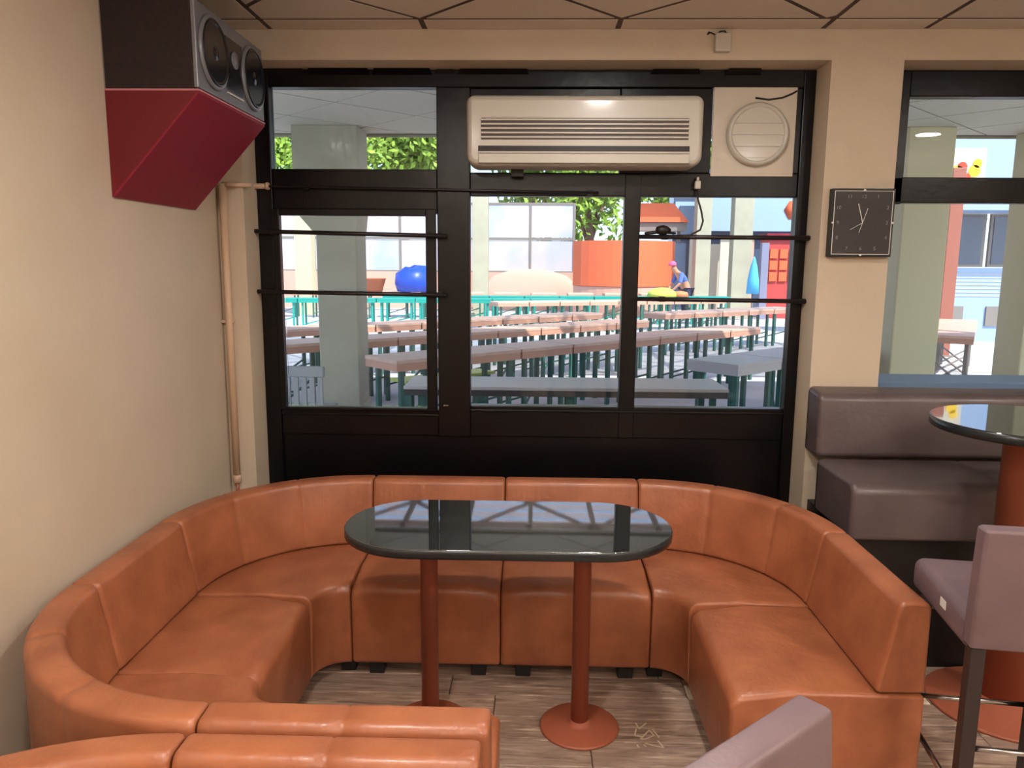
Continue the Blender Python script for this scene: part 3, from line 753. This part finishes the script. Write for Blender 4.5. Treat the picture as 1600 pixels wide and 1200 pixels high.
for lab, x_, m_ in (('white upright banner left of the pink one', 5.85, boardm), ):
    t = thing('upright_banner', 'white upright banner between the two tan far columns', 'banner', (x_, 25.5, GZ)); box('cloth', m_, -.2, .2, -.02, .02, .2, 2.3, t); box('base', gfence, -.15, .15, -.15, .15, 0, .05, t)
t = thing('plastic_cover', 'royal blue plastic wrapped bundle by the fence, seen through the left sash', 'bundle', (-3.52, 23.0, .752))
mb = MB(); mb.lathe([(.0, .0), (.50, .02), (.60, .25), (.56, .55), (.30, .72), (0, .75)], 18); mb.build('cover', bluebag, t)
for v in t.children[0].data.vertices: v.co *= 1+random.uniform(-.09, .09)
t = thing('woven_basket', 'terracotta coloured basket left of the blue bundle', 'basket', (-4.75, 23.0, .752))
MB().lathe([(.0, .0), (.25, .0), (.36, .38), (.38, .40), (.33, .40), (.24, .05), (0, .05)], 16).build('basket', mat('basket', (170, 96, 70), .8), t)

# tables in rows
def table_proto(topmat, legmat, edgem, w=.76, d=.56):
    t = thing('trestle_table', 'x', 'table', (0, 0, GZ), 0)
    box('tabletop', topmat, -w/2, w/2, -d/2, d/2, .735, .77, t, .004)
    box('edge_band', edgem, -w/2+.004, w/2-.004, -d/2+.004, d/2-.004, .665, .735, t)
    for x_ in (-w/2+.1, w/2-.1):
        for y_ in (-d/2+.08, d/2-.08): MB().box(x_-.022, x_+.022, y_-.022, y_+.022, 0, .665).build('leg', legmat, t)
    mb = MB(); mb.bar((-w/2+.1, -d/2+.08, .12), (w/2-.1, d/2-.08, .30), .02); mb.bar((-w/2+.1, d/2-.08, .12), (w/2-.1, -d/2+.08, .30), .02); mb.build('cross_rail', legmat, t)
    return t
protos = {}
def row(key, mats, x0, y0, deg, n, text, w=.78, gaps=.02):
    a = math.radians(deg); d = Vector((math.cos(a), math.sin(a), 0)); nrm = Vector((-d.y, d.x, 0))
    words = ['first', 'second', 'third', 'fourth', 'fifth', 'sixth', 'seventh', 'eighth', 'ninth', 'tenth', 'eleventh', 'twelfth']
    for i in range(n):
        p = Vector((x0, y0, GZ)) + d*((i+.5)*w) + nrm*.28
        lab = '%s, %s from its left end' % (text, words[i])
        if key not in protos:
            o = table_proto(*mats, w=w-gaps); protos[key] = o; o.location = p; o.rotation_euler.z = a; o['label'] = lab; o['group'] = 'canteen tables in the yard'
        else: copy_tree(protos[key], p, a, lab, 'canteen tables in the yard')
PE = (peach, greenleg, peachedge)
row('p', PE, -1.25, 6.95, 43, 8, 'peach table of the nearest slanting row')
row('p', PE, -3.35, 7.6, 42, 9, 'peach table of the second slanting row')
row('p', PE, -4.6, 8.9, 41, 10, 'peach table of the third slanting row')
row('p', PE, 2.4, 14.0, 36, 5, 'peach table of the short row behind the right pane')
row('p', PE, -.8, 17.6, 22, 8, 'peach table of the row before the teal benches')
row('p', PE, -9.0, 22.6, 3, 12, 'peach table of the farthest row along the fence, left half', w=1.1)
GT = (greyt, greenleg, greyt)
row('g', GT, 1.85, 6.9, 43, 4, 'grey table in the shade behind the right pane')
row('w', (peach, gfence, peachedge), 5.65, 9.95, 60, 3, 'pale table behind the right window', w=1.2)
TL = (teal, teal, teal)
row('t', TL, -9.5, 18.2, 6, 11, 'teal table of the front teal row', w=.95)
row('t', TL, -4.0, 20.4, 6, 10, 'teal table of the rear teal row', w=.95)
# nearest long grey table close to the window
t = thing('long_table', 'long grey table with shade painted under its top edge, just outside the middle and right panes', 'table', (.28, 5.78, GZ))
box('tabletop', greyt, -1.22, 1.15, -.25, .27, .745, .77, t, .004); box('edge_band', mat('edge_shade', (58, 62, 66), .5), -1.215, 1.145, -.245, .265, .70, .745, t)  # dark band stands in for the shadow under the top
for x_ in (-1.1, 0, 1.05):
    for y_ in (-.18, .2): MB().box(x_-.022, x_+.022, y_-.022, y_+.022, 0, .70).build('leg', greenleg, t)
mb = MB(); mb.bar((-1.1, 0, .15), (1.05, 0, .15), .025); mb.build('stretcher', greenleg, t)
t = thing('lime_bench', 'lime green bench behind the corner of the nearest slanting row', 'bench', (-.95, 8.25, GZ), math.radians(43))
box('seat', mat('lime_paint', (196, 214, 110), .5), -.6, .6, -.15, .15, .43, .46, t, .004)
for x_ in (-.5, .5): MB().box(x_-.02, x_+.02, -.12, .12, 0, .43).build('leg', greenleg, t)
t = thing('slatted_chair', 'grey plastic chair with a slatted back outside the lower left corner of the sash', 'chair', (-1.88, 6.15, GZ))
gp = mat('grey_plastic', (150, 150, 150), .5)
box('seat', gp, -.2, .2, -.02, .38, .43, .46, t, .01); box('top_rail', gp, -.2, .2, -.06, -.02, .74, .83, t, .01)
for i in range(6): box('back_slat', gp, -.185+i*.066, -.145+i*.066, -.055, -.03, .46, .74, t)
for x_ in (-.18, .18):
    for y_ in (-.02, .34): MB().bar((x_, y_, .44), (x_*1.1, y_, 0), .03).build('leg', gp, t)

# building behind the right window
t = thing('blue_building', 'pale blue building with wide windows seen through the right window', 'building', (9.6, 17.0, GZ))
box('wall', bluepan, -1.35, 6, .3, .6, 0, 1.62, t); box('wall_band', bluepan, -1.35, 6, -.6, .6, 2.8, 5.2, t); box('pier', conc_l, -1.4, -1.2, .2, .6, 1.62, 2.8, t)
for x0 in (-1.15, .35, 1.85, 3.35):
    fo = box('window_frame', gfence, x0, x0+1.4, .32, .4, 1.64, 2.78, t)
    for q in (0, 1): box('window_pane', winblue, x0+.06+q*.66, x0+.66+q*.66, .30, .33, 1.70, 2.72, fo)
for x0 in (-1.1, .4, 1.9): box('vent_panel', gfence, x0, x0+1.0, .26, .3, .35, .78, t)
for z in [1.0+.08*i for i in range(7)]: box('siding_batten', boardm, -.9, 1.5, .285, .30, z, z+.012, t)
t = thing('red_post', 'slim red-brown post in front of the pale blue building', 'post', (7.62, 14.5, GZ)); box('shaft', mat('red_brown', (150, 88, 76), .5), -.12, .12, -.12, .12, 0, 3.4, t, .01)
box('base_plate', gfence, -.2, .2, -.2, .2, 0, .02, t)
t = thing('sign_board', 'white sign with red and yellow blobs high on the pale blue building', 'sign', (8.75, 16.36, 3.25))
box('board', boardm, -.42, .42, 0, .03, -.05, .75, t)
yel = mat('sign_yellow', (244, 196, 40), .5); red2 = mat('sign_red', (222, 60, 34), .5)
for x_, z_, r_, m_ in ((-.15, .25, .16, yel), (-.05, .38, .10, red2), (.2, .3, .12, yel), (.25, .45, .09, yel), (.05, .18, .08, red2)):
    MB().lathe([(r_, 0), (r_, .012)], 14, (x_, 0, z_), 'y').build('painted_blob', m_, t)

# trees
def leafmesh(rx, ry, rz, n, seed, size):
    rg = random.Random(seed); mb = MB()
    blobs = [(rg.uniform(-.6, .6)*rx, rg.uniform(-.6, .6)*ry, rg.uniform(-.5, .6)*rz, rg.uniform(.35, .6)) for _ in range(20)]
    for _ in range(n):
        b = rg.choice(blobs); v = Vector((rg.gauss(0, 1), rg.gauss(0, 1), rg.gauss(0, 1))).normalized()*rg.uniform(.5, 1)
        p = Vector((b[0]+v.x*rx*b[3], b[1]+v.y*ry*b[3], b[2]+v.z*rz*b[3]))
        q = Vector((rg.gauss(0, 1), rg.gauss(0, 1), rg.gauss(0, 1))).normalized(); w = q.orthogonal().normalized(); s = size*rg.uniform(.6, 1.3)
        mb.add([p-q*s, p+w*s*.5, p+q*s, p-w*s*.5], [(0, 1, 2, 3)])
    return mb
def tree(label, x, y, h, rx, rz, seed, n=5200):
    t = thing('leafy_tree', label, 'tree', (x, y, GZ), 0, 'trees beyond the yard')
    rg = random.Random(seed)
    MB().tube([(0, 0, 0), (.1, 0, h*.3), (-.05, .1, h*.55), (.1, 0, h*.8)], [.22, .18, .13, .05], 10).build('trunk', bark, t)
    for k_ in range(4):
        a = rg.uniform(0, 6.28); MB().tube([(0, 0, h*.35), (math.cos(a)*rx*.3, math.sin(a)*rx*.3, h*.55), (math.cos(a)*rx*.6, math.sin(a)*rx*.6, h*.7)], [.09, .06, .02], 8).build('branch', bark, t)
    o = leafmesh(rx, rx, rz, n, seed, .20).build('foliage', leaf, t); o.location = (0, 0, h-rz*.8)
tree('bright green tree far left beyond the fence', -12.6, 36, 9.5, 3.2, 3.8, 1)
tree('bright green tree beyond the fence, seen over the left sash beside the grey column', -6.0, 36, 9.5, 3.2, 4.0, 2)
tree('bright green tree behind the fence above the middle pane', .6, 37, 9, 3.2, 3.9, 3)
tree('thin leafy tree with pinkish trunk right of the fence panels', 2.2, 31, 6.5, 1.8, 2.6, 4, 1300)
tree('bright green tree standing to the right of the orange kiosk roof', 7.4, 38, 10, 3.2, 4, 5)
tree('bright green tree behind the pale blue building', 16.5, 34, 10, 4.0, 4.2, 6)

# person bent over a table in the yard
def person():
    t = thing('person', 'person in a blue top and pink cap bending over a far table', 'person', (4.55, 23.1, GZ), math.radians(15))
    J = {'pelvis': (0, 0, .92, .15), 'waist': (-.04, 0, 1.05, .14), 'chest': (-.20, 0, 1.30, .17), 'neck': (-.34, 0, 1.44, .06), 'head0': (-.40, 0, 1.50, .09), 'head1': (-.47, 0, 1.60, .095)}
    for s, n_ in ((1, 'l'), (-1, 'r')):
        J[n_+'hip'] = (0, .09*s, .86, .10); J[n_+'knee'] = (-.03, .10*s, .47, .065); J[n_+'ank'] = (.02, .10*s, .08, .045); J[n_+'toe'] = (-.14, .10*s, .04, .04)
        J[n_+'sh'] = (-.24, .19*s, 1.36, .065); J[n_+'el'] = (-.34, .25*s, 1.08, .045); J[n_+'wr'] = (-.50, .16*s, .90, .032); J[n_+'ha'] = (-.57, .13*s, .86, .035)
    E = [('pelvis', 'waist'), ('waist', 'chest'), ('chest', 'neck'), ('neck', 'head0'), ('head0', 'head1')]
    for q in 'lr': E += [('pelvis', q+'hip'), (q+'hip', q+'knee'), (q+'knee', q+'ank'), (q+'ank', q+'toe'), ('chest', q+'sh'), (q+'sh', q+'el'), (q+'el', q+'wr'), (q+'wr', q+'ha')]
    def skinned(name, keys, m, grow=0):
        ks = [k_ for k_ in J if k_ in keys]; ix = {k_: i for i, k_ in enumerate(ks)}
        me = bpy.data.meshes.new(name); me.from_pydata([J[k_][:3] for k_ in ks], [(ix[a], ix[b]) for a, b in E if a in ix and b in ix], [])
        o = bpy.data.objects.new(name, me); COL.objects.link(o); o.parent = t; me.materials.append(m)
        md = o.modifiers.new('skin', 'SKIN'); o.modifiers.new('sub', 'SUBSURF').levels = 1
        o.modifiers['sub'].render_levels = 2; md.use_smooth_shade = True
        for k_ in ks:
            me.skin_vertices[0].data[ix[k_]].radius = (J[k_][3]+grow,)*2
        me.skin_vertices[0].data[0].use_root = True
        return o
    skinned('body', set(J), skin)
    skinned('top', {'waist', 'chest', 'lsh', 'rsh', 'lel', 'rel'}, mat('blue_top', (84, 112, 190), .8), .015)
    skinned('trousers', {'pelvis', 'lhip', 'rhip', 'lknee', 'rknee', 'lank', 'rank'}, mat('navy_trousers', (40, 48, 80), .8), .015)
    MB().lathe([(.115, 0), (.118, .05), (.09, .11), (.04, .14), (0, .145)], 16, (-.47, 0, 1.60)).build('cap', mat('pink_cap', (226, 96, 140), .7), t)
person()
t = thing('cloth_heap', 'yellow-green and orange heap of cloth on the far table beside the bending person', 'cloth', (3.55, 21.35, .752))
MB().lathe([(0, 0), (.42, .0), (.38, .12), (.2, .22), (0, .25)], 12).build('yellow_cloth', mat('yellow_cloth', (206, 206, 90), .8), t)
MB().lathe([(0, 0), (.25, .0), (.2, .12), (0, .16)], 10, (.5, .05, 0)).build('orange_cloth', mat('orange_cloth', (226, 130, 90), .8), t)
